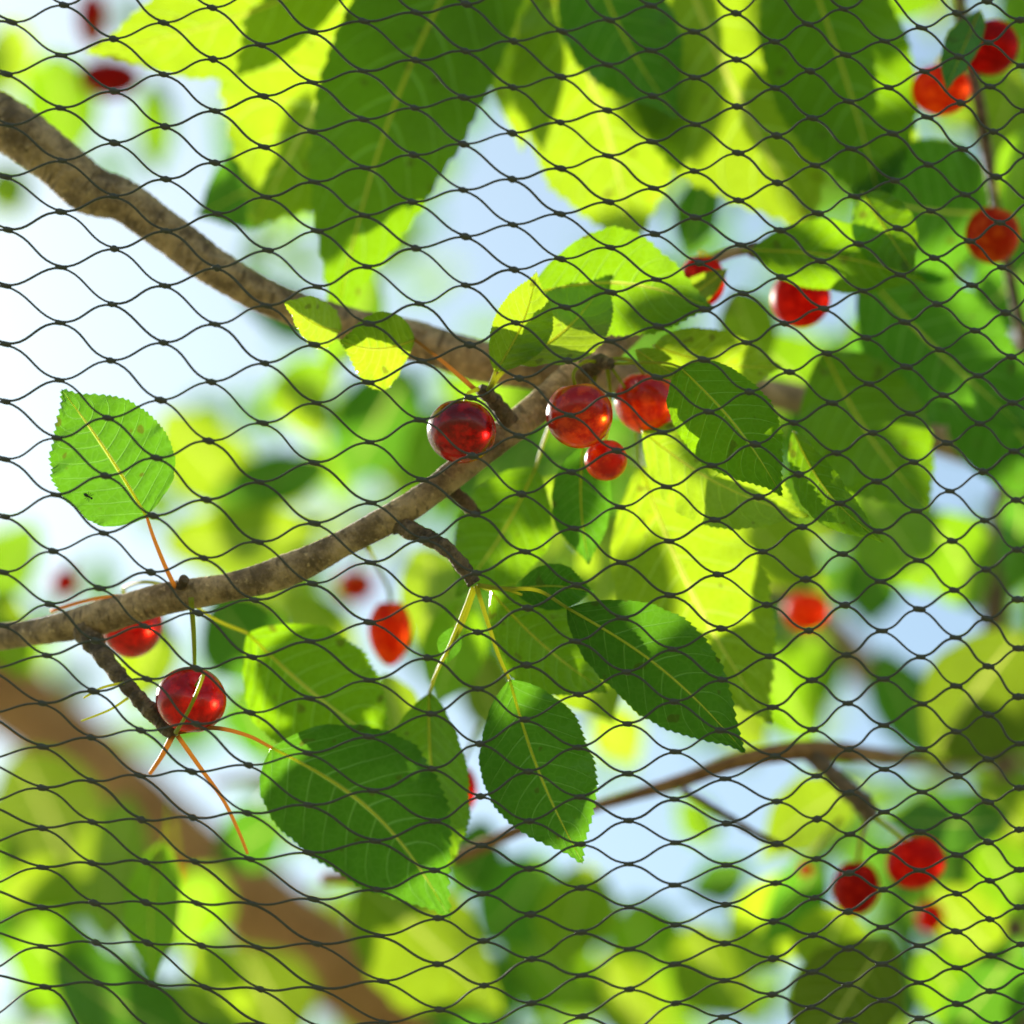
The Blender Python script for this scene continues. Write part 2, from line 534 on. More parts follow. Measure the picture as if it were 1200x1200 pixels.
kn(17, 800, 400, 7, [(507, 43), (525, 217), (540, 393), (553, 570), (562, 748), (570, 927), (575, 1103)])
kn(18, 800, 400, 8, [(655, 150), (668, 322), (682, 493), (687, 668), (695, 845), (700, 1018), (705, 1188)])
kn(19, 800, 400, 7, [(787, 90), (800, 255), (812, 425), (822, 597), (830, 770), (832, 942), (837, 1110)])
kn(20, 800, 400, 6, [(905, 30), (918, 190), (930, 358), (940, 527), (948, 702), (955, 875), (960, 1042)])
kn(21, 800, 400, 7, [(1040, 122), (1045, 290), (1057, 458), (1063, 630), (1067, 803), (1072, 975), (1075, 1143)])
kn(22, 800, 400, 6, [(1155, 55), (1160, 217), (1165, 387), (1172, 558), (1175, 733), (1178, 908), (1180, 1080)])
kn(1, 0, 800, 25, [(150, 73), (150, 225), (150, 370), (150, 512), (150, 650), (150, 790), (150, 928), (160, 1070)])
kn(2, 0, 800, 24, [(328, 30), (320, 193), (322, 345), (325, 490), (325, 635), (333, 775), (338, 915), (345, 1057)])
kn(3, 0, 800, 25, [(495, 168), (490, 327), (497, 482), (510, 630), (512, 773), (518, 915), (533, 1060)])
kn(4, 0, 800, 24, [(690, 145), (672, 312), (675, 475), (683, 628), (690, 775), (708, 925), (718, 1070)])
kn(5, 0, 800, 23, [(877, 105), (873, 290), (867, 458), (877, 620), (888, 777), (903, 930), (913, 1077)])
kn(6, 0, 800, 22, [(1088, 55), (1082, 248), (1083, 430), (1085, 598), (1100, 762), (1113, 918), (1118, 1073)])
kn(7, 400, 800, 21, [(98, -8), (97, 190), (110, 380), (118, 557), (127, 728), (135, 890), (147, 1050), (150, 1195)])
kn(8, 400, 800, 22, [(317, 110), (320, 303), (330, 487), (328, 660), (342, 828), (340, 990), (347, 1150)])
kn(9, 400, 800, 21, [(480, 22), (487, 215), (490, 400), (493, 573), (498, 742), (500, 908), (502, 1065)])
kn(10, 400, 800, 22, [(645, 130), (657, 313), (660, 487), (660, 655), (665, 815), (668, 972), (668, 1127)])
kn(11, 400, 800, 21, [(833, 42), (830, 228), (838, 402), (840, 568), (842, 722), (842, 878), (845, 1030), (845, 1173)])
kn(12, 400, 800, 22, [(1005, 145), (1007, 320), (1010, 485), (1010, 638), (1012, 790), (1013, 937), (1013, 1078)])
kn(13, 400, 800, 21, [(1170, 67), (1175, 243), (1172, 410), (1175, 563), (1172, 712), (1175, 852), (1172, 990), (1177, 1127)])
kn(14, 800, 800, 20, [(140, -10), (135, 168), (150, 338), (155, 495), (155, 642), (152, 780), (150, 917), (147, 1048), (143, 1175)])
kn(15, 800, 800, 21, [(317, 87), (325, 258), (332, 418), (332, 567), (328, 705), (320, 840), (318, 970), (315, 1097)])
kn(16, 800, 800, 22, [(458, 165), (472, 328), (472, 480), (470, 620), (463, 757), (458, 888), (455, 1018), (450, 1142)])
kn(17, 800, 800, 21, [(580, 73), (583, 235), (583, 388), (587, 533), (583, 670), (580, 805), (582, 935), (580, 1062), (575, 1188)])
kn(18, 800, 800, 22, [(708, 150), (708, 305), (707, 455), (705, 592), (705, 728), (703, 860), (700, 990), (703, 1117)])
kn(19, 800, 800, 21, [(842, 75), (838, 235), (842, 385), (835, 525), (832, 660), (828, 795), (832, 925), (830, 1055), (832, 1180)])
kn(20, 800, 800, 20, [(962, 12), (962, 173), (968, 328), (965, 470), (965, 607), (965, 742), (963, 875), (965, 1003), (967, 1130)])
kn(21, 800, 800, 21, [(1075, 113), (1075, 270), (1073, 420), (1075, 560), (1080, 697), (1080, 832), (1085, 960), (1083, 1085)])
kn(22, 800, 800, 20, [(1180, 50), (1183, 215), (1183, 370), (1183, 517), (1185, 658), (1180, 790), (1190, 920)])


def build_net():
    keys = np.array(list(KN.keys()), float)
    pos = np.array(list(KN.values()), float)

    def basis(c, k, deg):
        c = (np.asarray(c, float) - 11) / 12; k = (np.asarray(k, float) - 14) / 25
        return np.stack([c ** a * k ** b for a in range(deg + 1) for b in range(deg + 1 - a)], -1)
    co = {g: np.linalg.lstsq(basis(keys[:, 0], keys[:, 1], g), pos, rcond=None)[0] for g in (2, 4)}
    known = {}
    G = {}
    cs, ks = range(-14, 41), range(-26, 58)
    rr = random.Random(3)
    for c in cs:
        for k in ks:
            if (c + k) % 2:
                continue
            if (c, k) in KN:
                G[(c, k)] = np.array(KN[(c, k)])
                continue
            # inside the measured cloth: nearest measured knots carry the residual outwards
            d2 = (keys[:, 0] - c) ** 2 + ((keys[:, 1] - k) * 0.7) ** 2
            near = np.argsort(d2)[:6]
            far = min(1.0, math.sqrt(d2[near[0]]) / 5)
            wgt = 1 / (d2[near] + 0.5)
            e2 = (wgt[:, None] * (pos[near] - basis(keys[near, 0], keys[near, 1], 2) @ co[2])).sum(0) / wgt.sum()
            p = basis(c, k, 2) @ co[2] + e2 * (1 - 0.6 * far)
            G[(c, k)] = p + np.array([rr.uniform(-1.5, 1.5), rr.uniform(-1.5, 1.5)]) * far

    def depth(x, y):
        return 0.970 + 0.0035 * math.sin(x / 170 + 0.6) * math.cos(y / 210) - 0.002 * math.sin((x + y) / 90)

    vs, fs = [], []
    thick = 3.05

    def strand(a, ha, hb, b, seed):
        r = random.Random(seed)
        n, S = 9, 5
        base = len(vs)
        pts = []
        for i in range(n + 1):
            t = i / n
            p = a * (1 - t) ** 3 + 3 * ha * t * (1 - t) ** 2 + 3 * hb * t * t * (1 - t) + b * t ** 3
            pts.append(P(p[0], p[1], depth(p[0], p[1])) - O)
        th = thick * r.uniform(0.9, 1.12)
        for i, p in enumerate(pts):
            t = (pts[min(i + 1, n)] - pts[max(i - 1, 0)]).normalized()
            e1 = t.cross(FWD).normalized(); e2 = t.cross(e1)
            rad = size(th, 0.97) / 2
            for k in range(S):
                an = 6.28318 * k / S
                vs.append(p + (e1 * math.cos(an) + e2 * math.sin(an)) * rad)
        for i in range(n):
            for k in range(S):
                k2 = (k + 1) % S
                fs.append((base + i * S + k, base + i * S + k2, base + (i + 1) * S + k2, base + (i + 1) * S + k))

    def horiz(c, k):
        r = [G[q] for q in ((c + 1, k - 1), (c + 1, k + 1)) if q in G]
        l = [G[q] for q in ((c - 1, k - 1), (c - 1, k + 1)) if q in G]
        if len(r) == 2 and len(l) == 2:
            v = (r[0] + r[1]) - (l[0] + l[1])
        else:
            v = np.array([1.0, 0.05])
        return v / np.linalg.norm(v)
    O = P(600, 600, 0.97)
    H = {q: horiz(*q) for q in G}
    for (c, k), a in G.items():
        for dk in (-1, 1):
            q = (c + 1, k + dk)
            if q not in G:
                continue
            b = G[q]
            ln = np.linalg.norm(b - a)
            j = 0.36 * ln * (0.85 + 0.3 * ((c * 37 + k * 91 + dk * 17) % 11) / 10)
            ang = 0.10 * dk
            # strands leave a knot nearly along it, a little towards where they are going
            ha = H[(c, k)] * j + (b - a) / ln * 3
            hb = H[q] * j + (b - a) / ln * 3
            off = np.array([0, 1.0 * dk])
            strand(a + off, a + ha + off, b - hb - off, b - off, c * 1000 + k * 2 + dk)
        # knot: a small flattened lump along the run of the strands
        h = H[(c, k)]
        x3 = (RIGHT * h[0] - UP * h[1]).normalized(); y3 = x3.cross(FWD).normalized()
        p = P(a[0], a[1], depth(a[0], a[1])) - O
        kr = random.Random(c * 77 + k)
        lx, ly = size(7.0 * kr.uniform(0.85, 1.15), 0.97), size(3.7 * kr.uniform(0.85, 1.15), 0.97)
        base = len(vs)
        R_, S_ = 6, 8
        for i in range(R_ + 1):
            th = math.pi * i / R_
            for s in range(S_):
                an = 6.28318 * s / S_
                lump = 1 + 0.13 * math.sin(3 * th + 2 * an + c)
                vs.append(p + x3 * (math.cos(th) * lx) + (y3 * math.cos(an) + FWD * math.sin(an) * 0.8) * (math.sin(th) * ly * lump))
        for i in range(R_):
            for s in range(S_):
                s2 = (s + 1) % S_
                fs.append((base + i * S_ + s, base + i * S_ + s2, base + (i + 1) * S_ + s2, base + (i + 1) * S_ + s))
    m, nt = new_mat('black_nylon_net')
    out = N(nt, 'ShaderNodeOutputMaterial')
    tc = N(nt, 'ShaderNodeTexCoord')
    no = N(nt, 'ShaderNodeTexNoise', i_Scale=900.0)
    nt.links.new(tc.outputs['Object'], no.inputs['Vector'])
    p_ = N(nt, 'ShaderNodeBsdfPrincipled', i_Roughness=0.55)
    nt.links.new(mixc(nt, no.outputs[0], (0.035, 0.030, 0.022), (0.08, 0.07, 0.055)), p_.inputs['Base Color'])
    nt.links.new(p_.outputs[0], out.inputs[0])
    ob = mesh_obj('bird_net', vs, fs, m)
    ob.location = O
    tag(ob, 'dark knotted bird netting with diamond meshes stretched in front of the cherry branches', 'net')


build_net()

# ================================================================== BRANCHES


def branch(spec, mat, label, rough=0.05, seed=1, rings=0.0, spurs=(), group=None):
    o = P(*spec[0][:3])
    e = tag(empty('branch', o), label, 'branch', group)
    limb('limb', spec, mat, e, o, 28, 22, rough * 1.5, seed, rings)
    for sp, m, sd in spurs:
        limb('spur', sp, m, e, o, 14, 12, 0.17, sd, 0.5)
    return e


branch([(-420, -130, 1.06, 84), (-200, 20, 1.05, 76), (-60, 108, 1.045, 68), (20, 155, 1.04, 62), (67, 189, 1.04, 58), (105, 222, 1.04, 58), (145, 236, 1.04, 50), (200, 275, 1.04, 47),
        (250, 313, 1.04, 45), (327, 355, 1.045, 40), (400, 378, 1.05, 40), (480, 398, 1.055, 46), (560, 422, 1.06, 48), (640, 436, 1.07, 46), (760, 446, 1.10, 38),
        (940, 468, 1.16, 34), (1110, 515, 1.22, 42), (1300, 590, 1.26, 48), (1500, 680, 1.3, 54), (1900, 840, 1.36, 64), (2500, 1050, 1.45, 80)], BARK,
       'rough grey brown branch sloping down from the upper left corner towards the centre', 0.05, 11)
branch([(-300, 790, 1.10, 34), (-120, 760, 1.06, 32), (33, 742, 1.03, 31), (117, 724, 1.02, 40), (187, 703, 1.015, 38), (263, 689, 1.01, 33), (333, 670, 1.01, 39), (400, 638, 1.01, 32), (460, 606, 1.01, 34),
        (510, 573, 1.012, 32), (568, 526, 1.017, 35), (620, 486, 1.022, 37), (675, 440, 1.03, 38), (730, 396, 1.045, 30), (785, 346, 1.055, 20), (835, 305, 1.065, 14), (885, 292, 1.07, 12), (960, 300, 1.085, 8)], BARK,
       'smooth light brown branch rising from the left edge past the round dark cherry', 0.035, 12,
       spurs=[
           ([(462, 612, 1.01, 24), (482, 622, 1.006, 21), (505, 632, 1.003, 19), (528, 647, 1.0, 18), (545, 668, 1.0, 17), (556, 684, 1.0, 15)], BARK_DARK, 21),
           ([(98, 738, 1.02, 30), (120, 768, 1.012, 22), (145, 798, 1.006, 19), (170, 826, 1.002, 19), (192, 848, 1.0, 21), (205, 860, 0.998, 17)], BARK_DARK, 22),
           ([(600, 500, 1.02, 26), (585, 478, 1.012, 20), (573, 464, 1.008, 18), (562, 456, 1.006, 13)], BARK_DARK, 23),
           ([(520, 570, 1.02, 20), (538, 582, 1.022, 17), (552, 596, 1.024, 16), (561, 601, 1.026, 9)], BARK_DARK, 24),
           ([(212, 692, 1.012, 15), (213, 684, 1.008, 13), (216, 678, 1.006, 11)], BARK_DARK, 25),
           ([(688, 430, 1.028, 26), (702, 424, 1.02, 18), (716, 426, 1.015, 14)], BARK_DARK, 26),
           ([(880, 292, 1.063, 18), (892, 296, 1.058, 17), (903, 305, 1.056, 12)], BARK_DARK, 27),
       ])
branch([(380, 1030, 1.2, 16), (470, 1022, 1.17, 15), (540, 1003, 1.15, 16), (605, 974, 1.14, 15), (705, 943, 1.13, 13), (790, 918, 1.125, 17), (870, 891, 1.12, 20), (950, 879, 1.12, 24), (1040, 887, 1.17, 18), (1105, 893, 1.33, 13), (1250, 890, 1.5, 12)], BARK_WARM,
       'thin brown branch arching across the lower right above two dark cherries', 0.05, 13,
       spurs=[([(945, 880, 1.12, 22), (968, 900, 1.115, 20), (990, 922, 1.11, 22), (1010, 942, 1.11, 26), (1022, 958, 1.11, 20)], BARK_DARK, 31),
              ([(800, 926, 1.12, 9), (845, 952, 1.115, 9), (880, 974, 1.11, 9), (918, 992, 1.108, 7)], BARK_DARK, 32)])
branch([(-220, 620, 2.0, 92), (-60, 760, 1.95, 92), (40, 838, 1.92, 92), (130, 920, 1.88, 92), (230, 1010, 1.85, 96), (330, 1085, 1.82, 102), (440, 1165, 1.8, 110), (620, 1290, 1.78, 118), (900, 1480, 1.75, 126)], BARK_ORANGE,
       'thick blurred brown branch crossing the lower left corner', 0.03, 14)
branch([(1205, 380, 1.32, 34), (1185, 540, 1.33, 32), (1172, 620, 1.34, 30), (1166, 700, 1.35, 30), (1167, 800, 1.36, 30), (1180, 960, 1.38, 30), (1200, 1250, 1.4, 34)], BARK_DARK,
       'dark blurred upright branch near the right edge beside the sky gap', 0.04, 15)
branch([(1115, -140, 1.13, 15), (1123, -40, 1.12, 15), (1127, 20, 1.12, 14), (1137, 75, 1.115, 15), (1148, 125, 1.115, 14), (1155, 170, 1.12, 14), (1163, 215, 1.12, 13), (1176, 290, 1.13, 12), (1200, 400, 1.15, 14)], BARK_DARK,
       'thin dark twig hanging beside the cherry pair in the upper right corner', 0.05, 16)
branch([(980, 150, 1.3, 22), (1030, 122, 1.27, 23), (1075, 98, 1.24, 20), (1128, 70, 1.2, 16)], BARK_WARM,
       'short blurred brown twig left of the upper right cherry pair', 0.05, 17)
branch([(760, 470, 1.62, 40), (815, 560, 1.62, 44), (875, 640, 1.62, 46), (940, 712, 1.62, 46), (1010, 780, 1.64, 40), (1110, 900, 1.68, 40)], BARK,
       'pale blurred grey branch slanting behind the leaves right of centre', 0.04, 18)
branch([(250, 918, 1.4, 9), (290, 912, 1.38, 10), (330, 912, 1.36, 14), (380, 905, 1.35, 10)], BARK_WARM,
       'short blurred brown twig behind the large drooping leaf at lower left', 0.05, 19)

# ================================================================== CHERRIES
cherry(541, 505, 0.998, 82, 76, 'dark', 'round dark red cherry in front of the light brown branch at the centre', [(548, 462, 0.997), (560, 456, 1.003)], axis=(0.1, 0.9, -0.1))
cherry(679, 486, 1.0, 79, 79, 'orange', 'large glowing orange red cherry, left one of the central cluster of three', [(672, 438, 1.0), (685, 424, 1.012), (702, 424, 1.02)], axis=(-0.1, 0.95, 0))
cherry(757, 471, 1.035, 74, 74, 'orange', 'slightly blurred orange red cherry at the upper right of the central cluster', [(745, 425, 1.03), (725, 420, 1.022), (706, 424, 1.02)], axis=(0, 1, 0.1))
cherry(710, 539, 1.012, 50, 49, 'orange', 'smallest cherry of the central cluster hanging lowest below its two neighbours', [(716, 480, 1.03), (712, 430, 1.022)], axis=(-0.1, 1, -0.2))
cherry(154, 732, 1.05, 74, 78, 'red', 'red cherry half hidden behind the light brown branch at left', [(145, 690, 1.05), (170, 682, 1.03), (205, 688, 1.02)], axis=(0, 1, 0))
cherry(224, 820, 0.998, 84, 68, 'red', 'glossy red cherry with a yellow stalk across its front beside a rough spur', [(238, 792, 0.975), (228, 818, 0.974), (216, 842, 0.979), (206, 858, 0.99)], axis=(0.3, 0.7, 0.7))
cherry(457, 738, 1.12, 50, 72, 'orange', 'long pointed orange cherry hanging blurred below the light brown branch', [(455, 690, 1.12), (440, 660, 1.1), (430, 640, 1.05)], axis=(0, 1, 0), point=0.18)
cherry(416, 686, 1.42, 46, 42, 'orange', 'pale blurred orange cherry just under the light brown branch', [(420, 650, 1.26), (425, 620, 1.2)], hi=False)
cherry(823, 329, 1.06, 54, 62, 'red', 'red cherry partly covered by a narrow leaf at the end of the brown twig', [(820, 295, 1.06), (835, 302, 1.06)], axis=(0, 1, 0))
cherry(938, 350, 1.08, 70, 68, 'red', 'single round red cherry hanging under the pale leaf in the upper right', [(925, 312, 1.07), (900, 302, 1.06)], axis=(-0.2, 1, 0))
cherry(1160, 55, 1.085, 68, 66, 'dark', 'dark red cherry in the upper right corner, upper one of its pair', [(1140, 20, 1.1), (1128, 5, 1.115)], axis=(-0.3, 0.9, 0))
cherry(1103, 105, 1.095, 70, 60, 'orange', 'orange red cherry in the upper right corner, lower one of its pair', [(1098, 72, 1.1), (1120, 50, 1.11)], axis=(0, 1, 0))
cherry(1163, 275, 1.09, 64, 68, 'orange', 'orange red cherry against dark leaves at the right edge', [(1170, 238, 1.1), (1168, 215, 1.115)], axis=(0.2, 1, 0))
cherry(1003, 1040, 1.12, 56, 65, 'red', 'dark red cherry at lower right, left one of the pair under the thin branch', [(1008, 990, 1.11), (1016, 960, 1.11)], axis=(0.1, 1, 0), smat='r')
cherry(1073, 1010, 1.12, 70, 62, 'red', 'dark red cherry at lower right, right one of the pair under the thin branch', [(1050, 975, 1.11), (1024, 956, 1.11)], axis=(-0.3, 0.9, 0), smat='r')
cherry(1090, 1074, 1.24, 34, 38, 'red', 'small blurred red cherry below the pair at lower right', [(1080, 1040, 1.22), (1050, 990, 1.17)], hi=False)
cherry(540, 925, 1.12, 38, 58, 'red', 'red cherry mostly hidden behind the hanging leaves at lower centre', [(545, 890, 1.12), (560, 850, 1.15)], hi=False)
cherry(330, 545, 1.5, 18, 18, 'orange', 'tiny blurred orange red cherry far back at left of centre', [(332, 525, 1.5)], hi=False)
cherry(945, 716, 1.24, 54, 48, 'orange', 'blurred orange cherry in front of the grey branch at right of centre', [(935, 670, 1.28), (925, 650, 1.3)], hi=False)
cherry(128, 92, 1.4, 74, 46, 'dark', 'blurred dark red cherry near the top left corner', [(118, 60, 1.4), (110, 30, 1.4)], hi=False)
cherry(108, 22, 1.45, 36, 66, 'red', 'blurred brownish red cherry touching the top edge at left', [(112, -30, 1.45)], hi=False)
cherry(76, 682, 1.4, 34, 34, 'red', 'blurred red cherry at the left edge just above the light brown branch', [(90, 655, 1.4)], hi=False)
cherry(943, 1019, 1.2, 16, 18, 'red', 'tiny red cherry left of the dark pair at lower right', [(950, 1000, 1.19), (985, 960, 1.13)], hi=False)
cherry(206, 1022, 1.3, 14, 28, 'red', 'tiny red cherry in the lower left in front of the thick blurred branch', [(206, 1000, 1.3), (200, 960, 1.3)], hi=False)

# ================================================================== LEAVES
# --- the sharp ones on the near twigs
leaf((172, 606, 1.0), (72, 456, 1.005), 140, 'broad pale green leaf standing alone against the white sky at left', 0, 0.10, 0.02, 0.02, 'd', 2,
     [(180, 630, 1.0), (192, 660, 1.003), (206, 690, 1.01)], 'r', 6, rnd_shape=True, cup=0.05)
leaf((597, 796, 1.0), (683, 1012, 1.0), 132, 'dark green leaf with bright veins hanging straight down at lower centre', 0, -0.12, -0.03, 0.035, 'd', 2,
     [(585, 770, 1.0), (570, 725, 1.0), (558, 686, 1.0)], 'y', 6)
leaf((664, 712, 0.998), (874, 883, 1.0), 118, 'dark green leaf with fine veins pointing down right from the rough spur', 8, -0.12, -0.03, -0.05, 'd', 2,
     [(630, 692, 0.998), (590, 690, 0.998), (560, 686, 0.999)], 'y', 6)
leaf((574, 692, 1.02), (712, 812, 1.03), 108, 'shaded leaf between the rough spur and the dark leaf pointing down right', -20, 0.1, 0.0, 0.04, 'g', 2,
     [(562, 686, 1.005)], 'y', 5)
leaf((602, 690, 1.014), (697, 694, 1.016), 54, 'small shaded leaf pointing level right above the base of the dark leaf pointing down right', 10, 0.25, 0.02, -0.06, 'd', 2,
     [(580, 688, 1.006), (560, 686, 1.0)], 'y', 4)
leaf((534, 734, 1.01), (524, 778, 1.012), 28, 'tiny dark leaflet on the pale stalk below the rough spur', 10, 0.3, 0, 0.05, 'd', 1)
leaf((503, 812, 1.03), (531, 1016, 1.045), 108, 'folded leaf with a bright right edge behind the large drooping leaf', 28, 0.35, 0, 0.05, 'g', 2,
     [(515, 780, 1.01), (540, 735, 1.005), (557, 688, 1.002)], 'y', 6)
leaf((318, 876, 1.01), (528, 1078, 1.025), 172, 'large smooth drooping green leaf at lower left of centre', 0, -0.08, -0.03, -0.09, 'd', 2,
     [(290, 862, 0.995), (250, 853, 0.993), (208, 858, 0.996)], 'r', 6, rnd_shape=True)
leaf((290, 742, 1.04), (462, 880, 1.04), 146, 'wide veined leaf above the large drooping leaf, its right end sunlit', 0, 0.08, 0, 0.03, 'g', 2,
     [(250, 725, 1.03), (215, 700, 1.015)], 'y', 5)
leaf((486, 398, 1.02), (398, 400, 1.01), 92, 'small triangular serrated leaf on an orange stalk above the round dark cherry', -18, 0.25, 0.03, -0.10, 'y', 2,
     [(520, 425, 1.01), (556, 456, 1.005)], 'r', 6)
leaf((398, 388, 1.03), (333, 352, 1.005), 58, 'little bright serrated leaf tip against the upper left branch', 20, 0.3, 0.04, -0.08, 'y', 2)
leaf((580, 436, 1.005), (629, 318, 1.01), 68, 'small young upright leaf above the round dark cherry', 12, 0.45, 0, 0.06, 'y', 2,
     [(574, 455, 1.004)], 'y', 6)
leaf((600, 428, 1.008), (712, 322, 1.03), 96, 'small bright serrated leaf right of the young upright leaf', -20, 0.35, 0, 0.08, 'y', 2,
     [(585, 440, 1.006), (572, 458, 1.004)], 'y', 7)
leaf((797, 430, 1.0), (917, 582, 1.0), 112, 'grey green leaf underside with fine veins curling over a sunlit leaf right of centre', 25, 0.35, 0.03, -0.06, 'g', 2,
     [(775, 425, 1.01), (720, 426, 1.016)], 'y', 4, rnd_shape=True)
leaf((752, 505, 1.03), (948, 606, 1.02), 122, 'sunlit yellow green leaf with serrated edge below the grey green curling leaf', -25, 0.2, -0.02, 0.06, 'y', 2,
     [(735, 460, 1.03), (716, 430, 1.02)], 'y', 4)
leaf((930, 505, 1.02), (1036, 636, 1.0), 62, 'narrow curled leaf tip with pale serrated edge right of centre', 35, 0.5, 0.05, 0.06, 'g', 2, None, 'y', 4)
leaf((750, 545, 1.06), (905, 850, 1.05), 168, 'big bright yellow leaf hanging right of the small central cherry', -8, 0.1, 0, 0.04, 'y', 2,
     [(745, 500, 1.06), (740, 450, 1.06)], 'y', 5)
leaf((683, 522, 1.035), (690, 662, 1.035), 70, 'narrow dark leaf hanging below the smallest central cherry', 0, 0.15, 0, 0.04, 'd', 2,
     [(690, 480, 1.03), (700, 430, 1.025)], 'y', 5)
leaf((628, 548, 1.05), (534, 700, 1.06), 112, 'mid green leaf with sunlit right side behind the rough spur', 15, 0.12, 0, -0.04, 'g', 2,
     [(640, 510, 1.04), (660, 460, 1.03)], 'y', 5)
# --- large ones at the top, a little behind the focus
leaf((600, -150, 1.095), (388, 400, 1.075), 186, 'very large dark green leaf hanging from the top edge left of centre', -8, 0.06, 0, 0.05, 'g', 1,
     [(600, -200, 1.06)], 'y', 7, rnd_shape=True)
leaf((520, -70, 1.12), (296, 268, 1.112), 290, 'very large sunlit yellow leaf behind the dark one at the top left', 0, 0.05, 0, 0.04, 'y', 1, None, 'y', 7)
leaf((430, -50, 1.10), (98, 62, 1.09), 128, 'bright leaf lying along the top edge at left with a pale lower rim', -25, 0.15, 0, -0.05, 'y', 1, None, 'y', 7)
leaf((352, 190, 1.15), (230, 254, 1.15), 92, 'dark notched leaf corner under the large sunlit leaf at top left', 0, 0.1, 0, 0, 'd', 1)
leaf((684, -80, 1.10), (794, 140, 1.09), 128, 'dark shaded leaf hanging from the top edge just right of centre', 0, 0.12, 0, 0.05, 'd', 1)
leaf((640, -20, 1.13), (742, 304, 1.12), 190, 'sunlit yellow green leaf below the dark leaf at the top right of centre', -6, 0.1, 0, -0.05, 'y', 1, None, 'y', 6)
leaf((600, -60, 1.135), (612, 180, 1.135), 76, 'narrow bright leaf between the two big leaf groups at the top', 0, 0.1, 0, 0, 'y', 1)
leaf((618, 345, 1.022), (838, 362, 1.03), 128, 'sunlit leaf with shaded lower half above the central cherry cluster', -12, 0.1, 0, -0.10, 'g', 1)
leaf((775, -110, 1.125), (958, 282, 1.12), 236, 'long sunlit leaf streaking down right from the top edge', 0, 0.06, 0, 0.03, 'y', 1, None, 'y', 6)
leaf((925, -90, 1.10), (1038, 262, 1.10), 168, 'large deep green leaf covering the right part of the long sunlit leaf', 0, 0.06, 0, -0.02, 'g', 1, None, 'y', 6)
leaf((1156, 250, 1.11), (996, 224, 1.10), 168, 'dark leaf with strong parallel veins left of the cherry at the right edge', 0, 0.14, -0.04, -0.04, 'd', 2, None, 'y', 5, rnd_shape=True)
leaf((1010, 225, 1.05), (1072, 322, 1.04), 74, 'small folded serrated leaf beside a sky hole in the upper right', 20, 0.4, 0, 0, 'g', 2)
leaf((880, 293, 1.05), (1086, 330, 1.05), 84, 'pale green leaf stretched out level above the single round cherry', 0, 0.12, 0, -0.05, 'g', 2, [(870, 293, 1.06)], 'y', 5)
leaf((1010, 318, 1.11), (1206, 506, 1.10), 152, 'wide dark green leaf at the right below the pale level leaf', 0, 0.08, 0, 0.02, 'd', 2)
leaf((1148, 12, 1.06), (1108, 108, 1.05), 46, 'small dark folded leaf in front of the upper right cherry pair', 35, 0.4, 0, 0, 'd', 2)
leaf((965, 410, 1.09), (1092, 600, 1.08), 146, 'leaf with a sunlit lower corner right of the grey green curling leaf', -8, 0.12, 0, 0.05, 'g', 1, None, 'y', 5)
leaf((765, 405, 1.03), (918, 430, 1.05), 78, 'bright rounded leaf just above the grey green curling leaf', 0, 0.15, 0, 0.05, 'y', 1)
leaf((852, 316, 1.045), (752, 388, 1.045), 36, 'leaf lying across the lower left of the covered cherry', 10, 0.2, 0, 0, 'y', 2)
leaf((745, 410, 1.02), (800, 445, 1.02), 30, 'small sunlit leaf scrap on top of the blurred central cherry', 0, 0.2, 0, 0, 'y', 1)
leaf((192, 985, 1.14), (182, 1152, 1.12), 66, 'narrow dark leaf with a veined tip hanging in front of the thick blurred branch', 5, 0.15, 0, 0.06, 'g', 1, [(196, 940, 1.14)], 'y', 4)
leaf((1120, 410, 1.14), (1260, 590, 1.16), 140, 'shaded dark leaf at the right edge below the wide dark leaf', 0, 0.1, 0, 0, 'd', 1)

